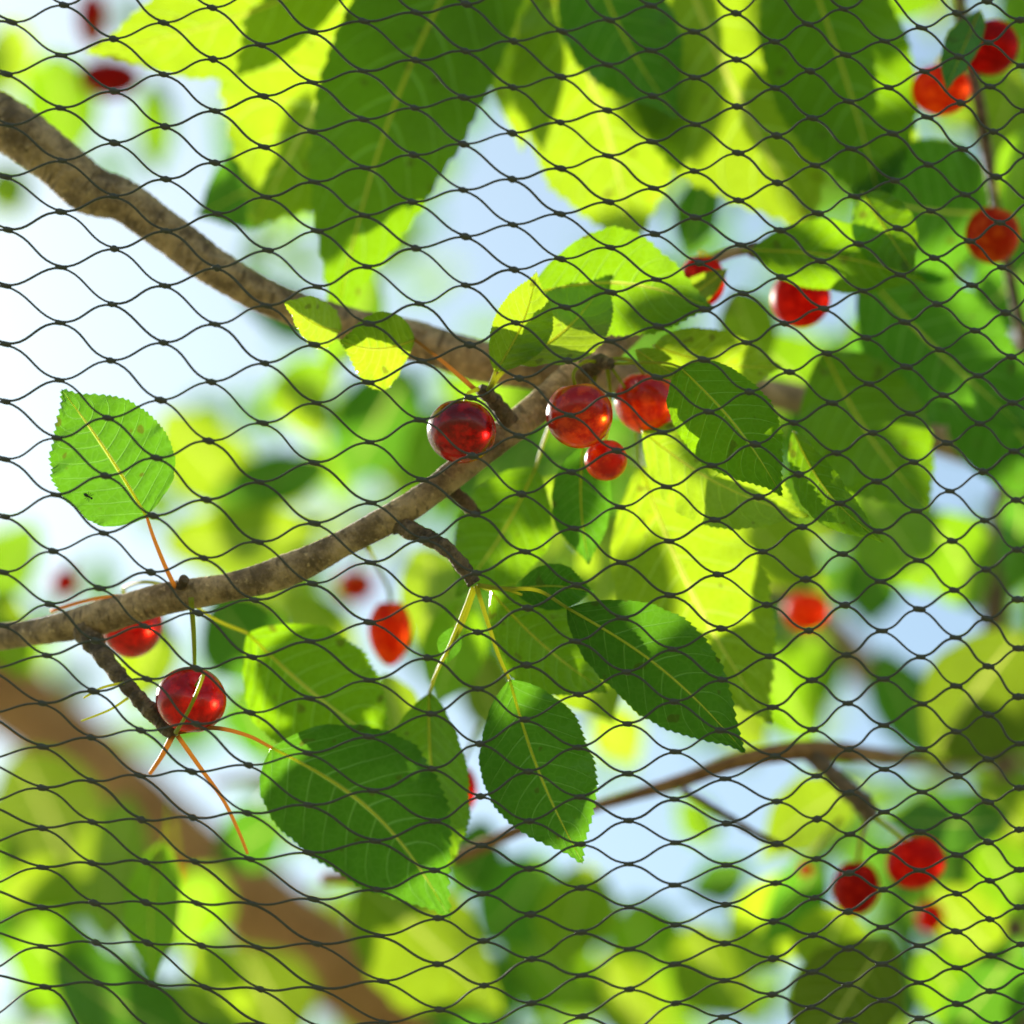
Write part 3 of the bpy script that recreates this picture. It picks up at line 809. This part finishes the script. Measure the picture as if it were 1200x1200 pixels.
# --- blurred leaves farther back, each where the photo shows one: base, tip, width, material, roll
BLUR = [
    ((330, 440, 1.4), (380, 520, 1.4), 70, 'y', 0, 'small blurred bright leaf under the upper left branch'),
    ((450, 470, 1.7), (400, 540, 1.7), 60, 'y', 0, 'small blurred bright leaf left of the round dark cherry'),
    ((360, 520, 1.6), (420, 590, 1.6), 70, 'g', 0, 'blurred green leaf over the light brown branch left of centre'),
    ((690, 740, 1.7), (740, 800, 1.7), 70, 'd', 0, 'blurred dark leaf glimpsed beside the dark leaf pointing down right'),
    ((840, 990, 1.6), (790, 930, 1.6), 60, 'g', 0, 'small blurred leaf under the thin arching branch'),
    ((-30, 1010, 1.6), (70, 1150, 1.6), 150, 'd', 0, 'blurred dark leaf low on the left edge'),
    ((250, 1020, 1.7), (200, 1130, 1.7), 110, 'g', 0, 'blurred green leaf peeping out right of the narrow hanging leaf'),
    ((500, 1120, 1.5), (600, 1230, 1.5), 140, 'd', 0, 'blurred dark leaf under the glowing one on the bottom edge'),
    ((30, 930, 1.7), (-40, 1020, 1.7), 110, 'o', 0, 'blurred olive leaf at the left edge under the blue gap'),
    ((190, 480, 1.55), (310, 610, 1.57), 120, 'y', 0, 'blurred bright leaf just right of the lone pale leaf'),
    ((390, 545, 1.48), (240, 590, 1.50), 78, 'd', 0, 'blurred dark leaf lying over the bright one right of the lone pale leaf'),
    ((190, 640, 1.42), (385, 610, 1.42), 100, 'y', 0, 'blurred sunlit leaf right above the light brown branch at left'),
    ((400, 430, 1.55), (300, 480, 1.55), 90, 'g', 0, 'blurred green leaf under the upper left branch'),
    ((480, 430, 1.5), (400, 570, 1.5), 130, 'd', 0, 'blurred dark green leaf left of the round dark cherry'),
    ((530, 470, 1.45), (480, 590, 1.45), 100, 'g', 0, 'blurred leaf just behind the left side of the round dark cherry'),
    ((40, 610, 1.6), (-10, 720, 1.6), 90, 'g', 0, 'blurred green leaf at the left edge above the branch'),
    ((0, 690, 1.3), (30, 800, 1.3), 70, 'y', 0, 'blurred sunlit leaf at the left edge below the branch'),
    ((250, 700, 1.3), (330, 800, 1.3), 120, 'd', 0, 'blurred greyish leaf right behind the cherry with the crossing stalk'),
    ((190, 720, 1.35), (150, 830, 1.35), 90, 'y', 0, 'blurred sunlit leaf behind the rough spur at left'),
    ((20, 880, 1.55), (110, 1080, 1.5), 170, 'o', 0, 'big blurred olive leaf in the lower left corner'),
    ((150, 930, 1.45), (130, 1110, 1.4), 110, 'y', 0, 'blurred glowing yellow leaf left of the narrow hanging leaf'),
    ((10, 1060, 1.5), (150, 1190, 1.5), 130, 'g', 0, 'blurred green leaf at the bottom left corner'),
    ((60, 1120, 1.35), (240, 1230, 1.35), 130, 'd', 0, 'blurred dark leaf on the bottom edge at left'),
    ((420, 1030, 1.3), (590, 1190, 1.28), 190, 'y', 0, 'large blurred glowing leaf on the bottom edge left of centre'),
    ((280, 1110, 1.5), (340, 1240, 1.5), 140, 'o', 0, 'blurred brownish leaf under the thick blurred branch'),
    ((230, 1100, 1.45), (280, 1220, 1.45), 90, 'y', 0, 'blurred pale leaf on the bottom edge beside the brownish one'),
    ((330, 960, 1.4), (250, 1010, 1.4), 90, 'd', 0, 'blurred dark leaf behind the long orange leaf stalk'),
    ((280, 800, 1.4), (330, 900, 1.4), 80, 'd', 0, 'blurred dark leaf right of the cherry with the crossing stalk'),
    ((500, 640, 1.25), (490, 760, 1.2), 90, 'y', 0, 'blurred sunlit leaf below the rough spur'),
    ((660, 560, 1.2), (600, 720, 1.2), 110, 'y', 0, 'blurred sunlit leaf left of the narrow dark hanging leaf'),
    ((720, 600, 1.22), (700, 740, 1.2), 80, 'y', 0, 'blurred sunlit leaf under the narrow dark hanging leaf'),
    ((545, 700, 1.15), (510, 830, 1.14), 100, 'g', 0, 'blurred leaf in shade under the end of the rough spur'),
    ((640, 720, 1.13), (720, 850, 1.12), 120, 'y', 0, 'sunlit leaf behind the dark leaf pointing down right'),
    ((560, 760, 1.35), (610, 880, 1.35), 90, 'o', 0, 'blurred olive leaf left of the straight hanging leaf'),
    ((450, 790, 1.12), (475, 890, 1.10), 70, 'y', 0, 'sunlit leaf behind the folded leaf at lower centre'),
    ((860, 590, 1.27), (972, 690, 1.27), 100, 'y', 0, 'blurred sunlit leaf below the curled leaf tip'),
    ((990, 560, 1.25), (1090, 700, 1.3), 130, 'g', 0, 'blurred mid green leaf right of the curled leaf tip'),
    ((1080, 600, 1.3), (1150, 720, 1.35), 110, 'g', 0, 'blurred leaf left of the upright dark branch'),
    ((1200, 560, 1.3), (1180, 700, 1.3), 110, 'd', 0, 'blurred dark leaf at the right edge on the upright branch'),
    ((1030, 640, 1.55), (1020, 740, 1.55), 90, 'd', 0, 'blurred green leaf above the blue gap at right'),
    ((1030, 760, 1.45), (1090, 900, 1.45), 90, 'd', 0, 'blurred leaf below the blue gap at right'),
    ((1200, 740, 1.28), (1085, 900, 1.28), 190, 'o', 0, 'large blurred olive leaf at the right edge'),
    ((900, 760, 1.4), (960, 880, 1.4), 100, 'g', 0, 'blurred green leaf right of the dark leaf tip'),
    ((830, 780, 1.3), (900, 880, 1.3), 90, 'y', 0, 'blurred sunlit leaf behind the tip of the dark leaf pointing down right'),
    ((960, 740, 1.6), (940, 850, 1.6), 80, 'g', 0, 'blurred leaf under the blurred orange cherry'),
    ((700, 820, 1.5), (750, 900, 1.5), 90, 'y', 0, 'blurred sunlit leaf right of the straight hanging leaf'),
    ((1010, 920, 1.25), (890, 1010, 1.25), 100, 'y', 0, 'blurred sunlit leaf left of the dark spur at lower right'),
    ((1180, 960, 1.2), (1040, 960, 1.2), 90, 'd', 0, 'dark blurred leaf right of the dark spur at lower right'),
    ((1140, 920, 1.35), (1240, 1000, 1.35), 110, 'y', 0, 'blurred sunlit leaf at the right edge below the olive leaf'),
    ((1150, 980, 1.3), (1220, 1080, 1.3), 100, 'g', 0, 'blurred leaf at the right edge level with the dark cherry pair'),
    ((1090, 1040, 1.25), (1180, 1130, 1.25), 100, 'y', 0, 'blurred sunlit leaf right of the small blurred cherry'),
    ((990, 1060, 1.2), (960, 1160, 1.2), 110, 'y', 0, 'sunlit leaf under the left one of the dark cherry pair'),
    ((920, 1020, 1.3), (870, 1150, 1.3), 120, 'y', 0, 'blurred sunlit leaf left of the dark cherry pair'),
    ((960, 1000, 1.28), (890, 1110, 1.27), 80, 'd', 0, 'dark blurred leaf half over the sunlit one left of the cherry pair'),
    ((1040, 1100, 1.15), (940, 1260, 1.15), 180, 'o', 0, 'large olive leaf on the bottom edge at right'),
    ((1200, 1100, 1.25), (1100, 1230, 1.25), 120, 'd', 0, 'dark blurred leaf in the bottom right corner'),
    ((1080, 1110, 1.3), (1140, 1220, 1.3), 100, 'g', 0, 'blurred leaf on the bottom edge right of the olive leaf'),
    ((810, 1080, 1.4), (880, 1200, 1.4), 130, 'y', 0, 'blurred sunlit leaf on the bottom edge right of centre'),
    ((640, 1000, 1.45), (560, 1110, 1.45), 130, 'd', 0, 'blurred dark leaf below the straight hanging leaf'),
    ((690, 1010, 1.4), (660, 1140, 1.4), 120, 'y', 0, 'blurred glowing leaf below the tip of the straight hanging leaf'),
    ((600, 1060, 1.5), (700, 1190, 1.5), 140, 'g', 0, 'blurred green leaf on the bottom edge at the centre'),
    ((740, 1050, 1.6), (790, 1190, 1.6), 130, 'g', 0, 'blurred green leaf on the bottom edge just right of centre'),
    ((700, 1120, 1.5), (780, 1230, 1.5), 100, 'y', 0, 'blurred bright leaf corner on the bottom edge right of centre'),
    ((570, 960, 1.35), (530, 1060, 1.35), 80, 'd', 0, 'blurred dark teal leaf under the thin branch'),
    ((880, 1010, 1.55), (800, 1050, 1.55), 80, 'd', 0, 'small blurred leaf in the pale sky gap at lower right'),
    ((180, 90, 1.7), (185, 210, 1.7), 60, 'g', 0, 'blurred narrow leaf above the upper left branch'),
    ((60, 60, 1.6), (90, 190, 1.6), 110, 'g', 0, 'blurred green leaf behind the upper left branch near the corner'),
    ((20, 20, 1.8), (0, 120, 1.8), 80, 'y', 0, 'blurred pale leaf in the top left corner'),
    ((0, 190, 1.8), (20, 260, 1.8), 70, 'y', 0, 'blurred leaf under the upper left branch at the left edge'),
    ((1010, -20, 1.25), (960, 90, 1.25), 110, 'y', 0, 'blurred bright leaf on the top edge left of the upper right sky hole'),
    ((1100, -60, 1.3), (1010, 30, 1.3), 110, 'g', 0, 'blurred leaf on the top edge above the upper right sky hole'),
    ((1180, -30, 1.3), (1260, 60, 1.3), 110, 'g', 0, 'blurred leaf in the top right corner'),
    ((1190, 80, 1.25), (1150, 200, 1.25), 100, 'y', 0, 'blurred sunlit leaf at the right edge below the upper cherry'),
    ((1060, 120, 1.2), (1000, 210, 1.2), 110, 'y', 0, 'blurred bright leaf spot left of the strongly veined dark leaf'),
    ((1210, 150, 1.2), (1180, 260, 1.2), 90, 'g', 0, 'blurred leaf at the right edge above the orange red cherry'),
    ((1220, 290, 1.2), (1130, 380, 1.2), 130, 'd', 0, 'blurred dark leaf at the right edge under the orange red cherry'),
    ((1090, 290, 1.3), (1110, 370, 1.3), 80, 'g', 0, 'blurred leaf right of the small sky hole'),
    ((860, 340, 1.2), (900, 430, 1.2), 80, 'y', 0, 'blurred bright leaf left of the single round cherry'),
    ((880, 400, 1.22), (960, 470, 1.22), 90, 'g', 0, 'blurred leaf under the single round cherry'),
    ((1000, 370, 1.25), (1060, 470, 1.25), 110, 'd', 0, 'blurred dark leaf right of the single round cherry'),
    ((830, 200, 1.2), (800, 300, 1.2), 60, 'd', 0, 'blurred dark leaf above the covered cherry'),
    ((560, -20, 1.25), (590, 110, 1.25), 70, 'y', 0, 'blurred bright leaf sliver on the top edge at the centre'),
    ((440, 320, 1.3), (380, 440, 1.3), 90, 'g', 0, 'blurred leaf behind the small serrated leaf'),
    ((590, 590, 1.4), (530, 640, 1.4), 80, 'd', 0, 'blurred dark leaf just under the light brown branch at the centre'),
    ((330, 690, 1.5), (420, 800, 1.5), 90, 'y', 0, 'blurred glowing leaf behind the wide veined leaf'),
    ((1110, 790, 1.5), (1060, 830, 1.5), 60, 'g', 0, 'small blurred leaf left of the large olive leaf'),
]
for b, t, w, mt, ro, lab in BLUR:
    leaf(b, t, w * 0.84, lab, ro + rnd.uniform(-30, 30), rnd.uniform(0.05, 0.5), rnd.uniform(-.05, .05), rnd.uniform(-.06, .06), mt, 0)

# ------------------------------------------------------------------ far foliage: nobody could count it; also unseen leaves added for shade
STRIP = [(-60, 760), (40, 838), (130, 920), (230, 1010), (330, 1085), (440, 1165)]
GAPS = [(150, 370, 190, 150), (60, 560, 80, 130), (205, 160, 55, 80), (585, 270, 70, 110), (640, 200, 40, 60), (660, 270, 30, 60), (1050, 55, 40, 26), (1070, 290, 20, 30),
        (850, 370, 26, 36), (1136, 575, 18, 32), (1093, 735, 45, 45), (1003, 770, 28, 60), (1020, 850, 46, 46), (745, 985, 50, 60), (745, 830, 26, 40), (860, 950, 60, 40), (20, 900, 34, 44),
        (228, 955, 34, 26), (226, 1095, 22, 26), (430, 720, 26, 40), (285, 825, 26, 30), (540, 1120, 26, 46), (810, 1040, 40, 60), (640, 1000, 20, 30), (30, 20, 60, 40), (70, 130, 30, 30), (10, 300, 60, 80),
        (345, 560, 26, 26), (460, 430, 30, 26), (900, 1050, 26, 36), (1190, 1190, 30, 24), (590, 950, 18, 40), (490, 860, 20, 30)]


# where the photo shows leaves in shade: (px, py, depth, width, height) of the shaded patch; an added, unseen leaf hangs
# farther up the sun's path, left of the view, only to cast that shade
SHADE = [(640, 890, 1.0, 150, 230), (425, 975, 1.015, 200, 190), (790, 810, 1.0, 105, 165), (640, 745, 1.02, 120, 110), (505, 910, 1.02, 70, 190), (565, 30, 1.095, 130, 270), (400, 205, 1.08, 54, 170), (535, 185, 1.09, 60, 120), (730, 40, 1.06, 170, 190), (1000, 5, 1.10, 130, 140), (1030, 185, 1.10, 120, 110), (985, 305, 1.05, 200, 60), (285, 230, 1.10, 90, 70), (1075, 215, 1.10, 190, 160), (1110, 410, 1.08, 190, 170), (905, 495, 1.0, 50, 130), (1000, 460, 1.08, 120, 130), (683, 580, 1.03, 80, 100), (560, 620, 1.05, 80, 130), (380, 800, 1.04, 130, 110), (770, 700, 1.05, 80, 150), (980, 600, 1.02, 70, 60), (700, 380, 1.08, 150, 70), (1180, 500, 1.15, 130, 160), (1030, 1170, 1.15, 200, 140), (530, 790, 1.15, 90, 120), (185, 1080, 1.13, 80, 160)]


def far_and_shade_foliage():
    r = random.Random(42)
    allv, allf, allu = [], [], []
    O = P(600, 600, 1.8)

    def add(c, ax, ln, wd, roll, res0=0):
        a0 = W(c - ax * ln * 0.5) - O; a1 = W(c + ax * ln * 0.5) - O
        v, f, u, _ = blade_mesh(a0, a1, wd, roll, r.uniform(0, .25), r.uniform(-.06, .06), r.uniform(-.05, .05), 0, len(allv) + 900)
        k = len(allv)
        allv.extend(v); allu.extend(u)
        allf.extend(tuple(i + k for i in q) for q in f)

    for px, py, d, w, h in SHADE:  # leaves added out of view only to block the sun
        c0 = L3(px, py, d)
        w, h = size(w, d), size(h, d)
        big, small = max(w, h), min(w, h)
        ax = Vector((0.25, 1, 0.05)) if h >= w else Vector((1, -0.25, 0.4))
        n = 1 if big / small < 2.4 else 2
        for i in range(n):
            dl = max(0.10, (c0[0] + 0.186 * d + big * 0.55) / (-SUNC[0] - 0.186 * SUNC[2])) * r.uniform(1.02, 1.12)
            off = ax.normalized() * (big * 0.3 * (2 * i - 1)) if n == 2 else Vector((0, 0, 0))
            add(c0 + off + SUNC * dl, ax.normalized(), big * (1.15 if n == 1 else 0.7), small * 1.15, r.uniform(-20, 20))
    n = 0
    tries = 0
    while n < 1500 and tries < 60000:
        tries += 1
        d = r.uniform(1.45, 2.7)
        px, py = r.uniform(-1600, 2800), r.uniform(-1800, 2600)
        c = L3(px, py, d)
        ln = r.uniform(0.07, 0.12); wd = ln * r.uniform(0.45, 0.58)
        # keep the open sky the photo shows: the leaf's reach must miss every gap
        rad = ln * 0.42 / (FW * d) * 1200
        if any(((px - gx) / (a + rad)) ** 2 + ((py - gy) / (b + rad)) ** 2 < 1 for gx, gy, a, b in GAPS):
            continue
        # leave the sun's way to the near branches mostly open
        if d < 2.0 and any((px - x) ** 2 + (py - y) ** 2 < (75 + rad) ** 2 for x, y in STRIP):
            continue
        inside = -60 < px < 1260 and -60 < py < 1260
        block = False
        for q in (1.05,) if inside else (1.05, 1.3, 1.6, 2.0):
            if q < d - 0.04:
                hit = c - SUNC * ((d - q) / SUNC[2])
                hx, hy = hit[0] / (FW * q) * 1200 + 600, 600 - hit[1] / (FW * q) * 1200
                block = block or (-80 < hx < 1280 and -80 < hy < 1280)
        if block and r.random() < 0.95:
            continue
        ax = Vector((r.uniform(-1, 1), r.uniform(-1.2, 0.6), r.uniform(-0.5, 0.5))).normalized()
        add(c, ax, ln, wd, r.uniform(-50, 50))
        n += 1
    # the leafy distance inside the view: smaller looking, denser
    n = 0
    tries = 0
    while n < 540 and tries < 40000:
        tries += 1
        d = r.uniform(1.35, 2.9)
        px, py = r.uniform(-150, 1350), r.uniform(-150, 1350)
        c = L3(px, py, d)
        ln = r.uniform(0.04, 0.09); wd = ln * r.uniform(0.4, 0.58)
        rad = ln * 0.40 / (FW * d) * 1200
        if any(((px - gx) / (a * 0.66 + rad)) ** 2 + ((py - gy) / (b * 0.66 + rad)) ** 2 < 1 for gx, gy, a, b in GAPS):
            continue
        if d < 2.0 and any((px - x) ** 2 + (py - y) ** 2 < (75 + rad) ** 2 for x, y in STRIP):
            continue
        hit = c - SUNC * ((d - 1.28) / SUNC[2])
        hx = hit[0] / (FW * 1.28) * 1200 + 600
        if hx < 1240 and r.random() < 0.6:
            continue
        ax = Vector((r.uniform(-1, 1), r.uniform(-1.2, 0.6), r.uniform(-0.5, 0.5))).normalized()
        add(c, ax, ln, wd, r.uniform(-65, 65))
        n += 1
    o = mesh_obj('background_foliage_and_shade_leaves', allv, allf, LEAF['g'], None, allu)
    o.data.materials.append(LEAF['d']); o.data.materials.append(LEAF['y'])
    per = 80                                        # faces in one leaf
    pick = [r.choices((0, 1, 2), (0.45, 0.35, 0.20))[0] for _ in range(len(allf) // per)]
    o.data.polygons.foreach_set('material_index', np.repeat(np.array(pick, np.int32), per))
    o.location = O
    tag(o, 'blurred mass of far cherry foliage with gaps of sky, plus unseen leaves added to cast shade', 'foliage', None, 'stuff')


far_and_shade_foliage()

# ================================================================== LITTLE THINGS


def ant():
    o = P(104, 582, 0.996)
    e = tag(empty('ant', o), 'tiny black ant on the lower edge of the lone pale leaf', 'ant')
    m, nt = new_mat('black_ant')
    out = N(nt, 'ShaderNodeOutputMaterial')
    p_ = N(nt, 'ShaderNodeBsdfPrincipled', i_Roughness=0.3)
    p_.inputs['Base Color'].default_value = (0.008, 0.006, 0.005, 1)
    nt.links.new(p_.outputs[0], out.inputs[0])
    ax = (RIGHT * 0.85 - UP * 0.5).normalized(); sd = (RIGHT * 0.5 + UP * 0.85).normalized()
    u = size(1, 1)
    cen, rad = [], []
    for t, rr in ((-7, .4), (-6, 1.6), (-4, 2.3), (-2, 1.6), (-1, .6), (0, 1.1), (1.2, 1.1), (2.2, .5), (3, 1.4), (4.4, 1.4), (5.4, .3)):
        cen.append(ax * t * u); rad.append(rr * u)
    v, f, uu = tube(cen, rad, 8)
    mesh_obj('body', v, f, m, e)
    for s in (-1, 1):
        for k in (-1, 0, 1):
            pts = [ax * (k * 0.8 * u), ax * (k * 2.0 * u) + sd * (s * 3 * u) - FWD * u, ax * (k * 3.2 * u) + sd * (s * 5 * u)]
            v, f, uu = tube(pts, [0.35 * u] * 3, 5)
            mesh_obj('leg', v, f, m, e)


ant()


def bare_stalk(pts, label, mat='y', w=4.5):
    o = P(*pts[0])
    c = catmull([P(*q) - o for q in pts], 8)
    n = len(c)
    v, f, u = tube(c, [size(w * 0.78, pts[0][2]) / 2 * (1.25 - 0.5 * i / n) for i in range(n)], 7)
    ob = mesh_obj('bare_stalk', v, f, STALK[mat], None, u, 'bark')
    ob.location = o
    tag(ob, label, 'stalk')


bare_stalk([(208, 862, 0.996), (235, 900, 0.997), (262, 938, 1.0), (280, 975, 1.005), (290, 1000, 1.01)], 'long bare orange stalk drooping from the spur end at lower left', 'r', 6)
bare_stalk([(202, 862, 0.998), (190, 885, 1.0), (176, 906, 1.005)], 'short thick orange stalk below the glossy red cherry', 'r', 8)
bare_stalk([(150, 818, 1.0), (128, 832, 1.0), (95, 845, 1.0)], 'lower of two thin pale stalks sticking out left of the spur', 'y', 3.5)
bare_stalk([(146, 800, 1.0), (120, 806, 1.0), (98, 818, 1.0)], 'upper of two thin pale stalks sticking out left of the spur', 'y', 4)
bare_stalk([(224, 700, 1.005), (227, 745, 1.005), (228, 785, 1.005)], 'straight green stalk hanging from the light brown branch onto the glossy cherry', 'y', 7)
bare_stalk([(554, 688, 1.0), (545, 712, 1.0), (525, 760, 1.003), (506, 800, 1.008)], 'pale yellow stalk hanging down left from the rough spur end', 'y', 5)
bare_stalk([(560, 686, 1.0), (590, 690, 0.999), (612, 697, 0.998)], 'short pale stalk pointing right from the rough spur end', 'y', 5)
bare_stalk([(60, 716, 1.03), (110, 702, 1.02), (160, 696, 1.018), (206, 690, 1.012)], 'long orange stalk lying along the light brown branch at left', 'r', 5)

# ================================================================== GROUND, SKY, LIGHT
m, nt = new_mat('orchard_grass')
out = N(nt, 'ShaderNodeOutputMaterial')
tc = N(nt, 'ShaderNodeTexCoord')
no = N(nt, 'ShaderNodeTexNoise', i_Scale=3.0, i_Detail=8.0)
nt.links.new(tc.outputs['Object'], no.inputs['Vector'])
pp = N(nt, 'ShaderNodeBsdfPrincipled', i_Roughness=0.9)
nt.links.new(mixc(nt, no.outputs[0], (0.07, 0.11, 0.03), (0.15, 0.15, 0.06)), pp.inputs['Base Color'])
nt.links.new(pp.outputs[0], out.inputs[0])
gr = mesh_obj('ground', [(-600, -600, 0), (600, -600, 0), (600, 600, 0), (-600, 600, 0)], [(0, 1, 2, 3)], m)
tag(gr, kind='structure')

az = math.atan2(SUN.x, SUN.y)
el = math.asin(SUN.z)
wd = bpy.data.worlds.new('World')
bpy.context.scene.world = wd
wd.use_nodes = True
nt = wd.node_tree
nt.nodes.clear()
sky = N(nt, 'ShaderNodeTexSky', sky_type='NISHITA', sun_disc=False, sun_elevation=el, sun_rotation=az, altitude=100, air_density=1.2, dust_density=1.3, ozone_density=0.0)
bg = N(nt, 'ShaderNodeBackground', i_Strength=0.09)
wo = N(nt, 'ShaderNodeOutputWorld')
tint = N(nt, 'ShaderNodeVectorMath', operation='MULTIPLY')
tint.inputs[1].default_value = (0.93, 1.03, 0.97)
nt.links.new(sky.outputs[0], tint.inputs[0]); nt.links.new(tint.outputs[0], bg.inputs[0]); nt.links.new(bg.outputs[0], wo.inputs[0])

sl = bpy.data.lights.new('sun', 'SUN')
sl.energy = 5.0
sl.angle = math.radians(0.5)
sl.color = (1.0, 0.94, 0.84)
so = bpy.data.objects.new('sun', sl)
so.rotation_euler = SUN.to_track_quat('Z', 'Y').to_euler()
so.location = (0, 0, 8)
C.objects.link(so)

cam = bpy.data.cameras.new('camera')
cam.sensor_width = 36
cam.lens = 36 / FW
cam.clip_start = 0.05
cam.clip_end = 3000
cam.dof.use_dof = True
cam.dof.focus_distance = 0.988
cam.dof.aperture_fstop = (36 / FW) / 27.0
co = bpy.data.objects.new('camera', cam)
co.matrix_world = Matrix.Translation(CAM) @ Matrix((RIGHT, UP, -FWD)).transposed().to_4x4()
C.objects.link(co)
sc = bpy.context.scene
sc.camera = co
sc.view_settings.view_transform = 'Standard'
sc.view_settings.look = 'None'
sc.view_settings.exposure = 1.12
sc.view_settings.gamma = 1.0
sc.cycles.use_denoising = True
sc.cycles.diffuse_bounces = 6
sc.cycles.transmission_bounces = 8
sc.cycles.max_bounces = 10
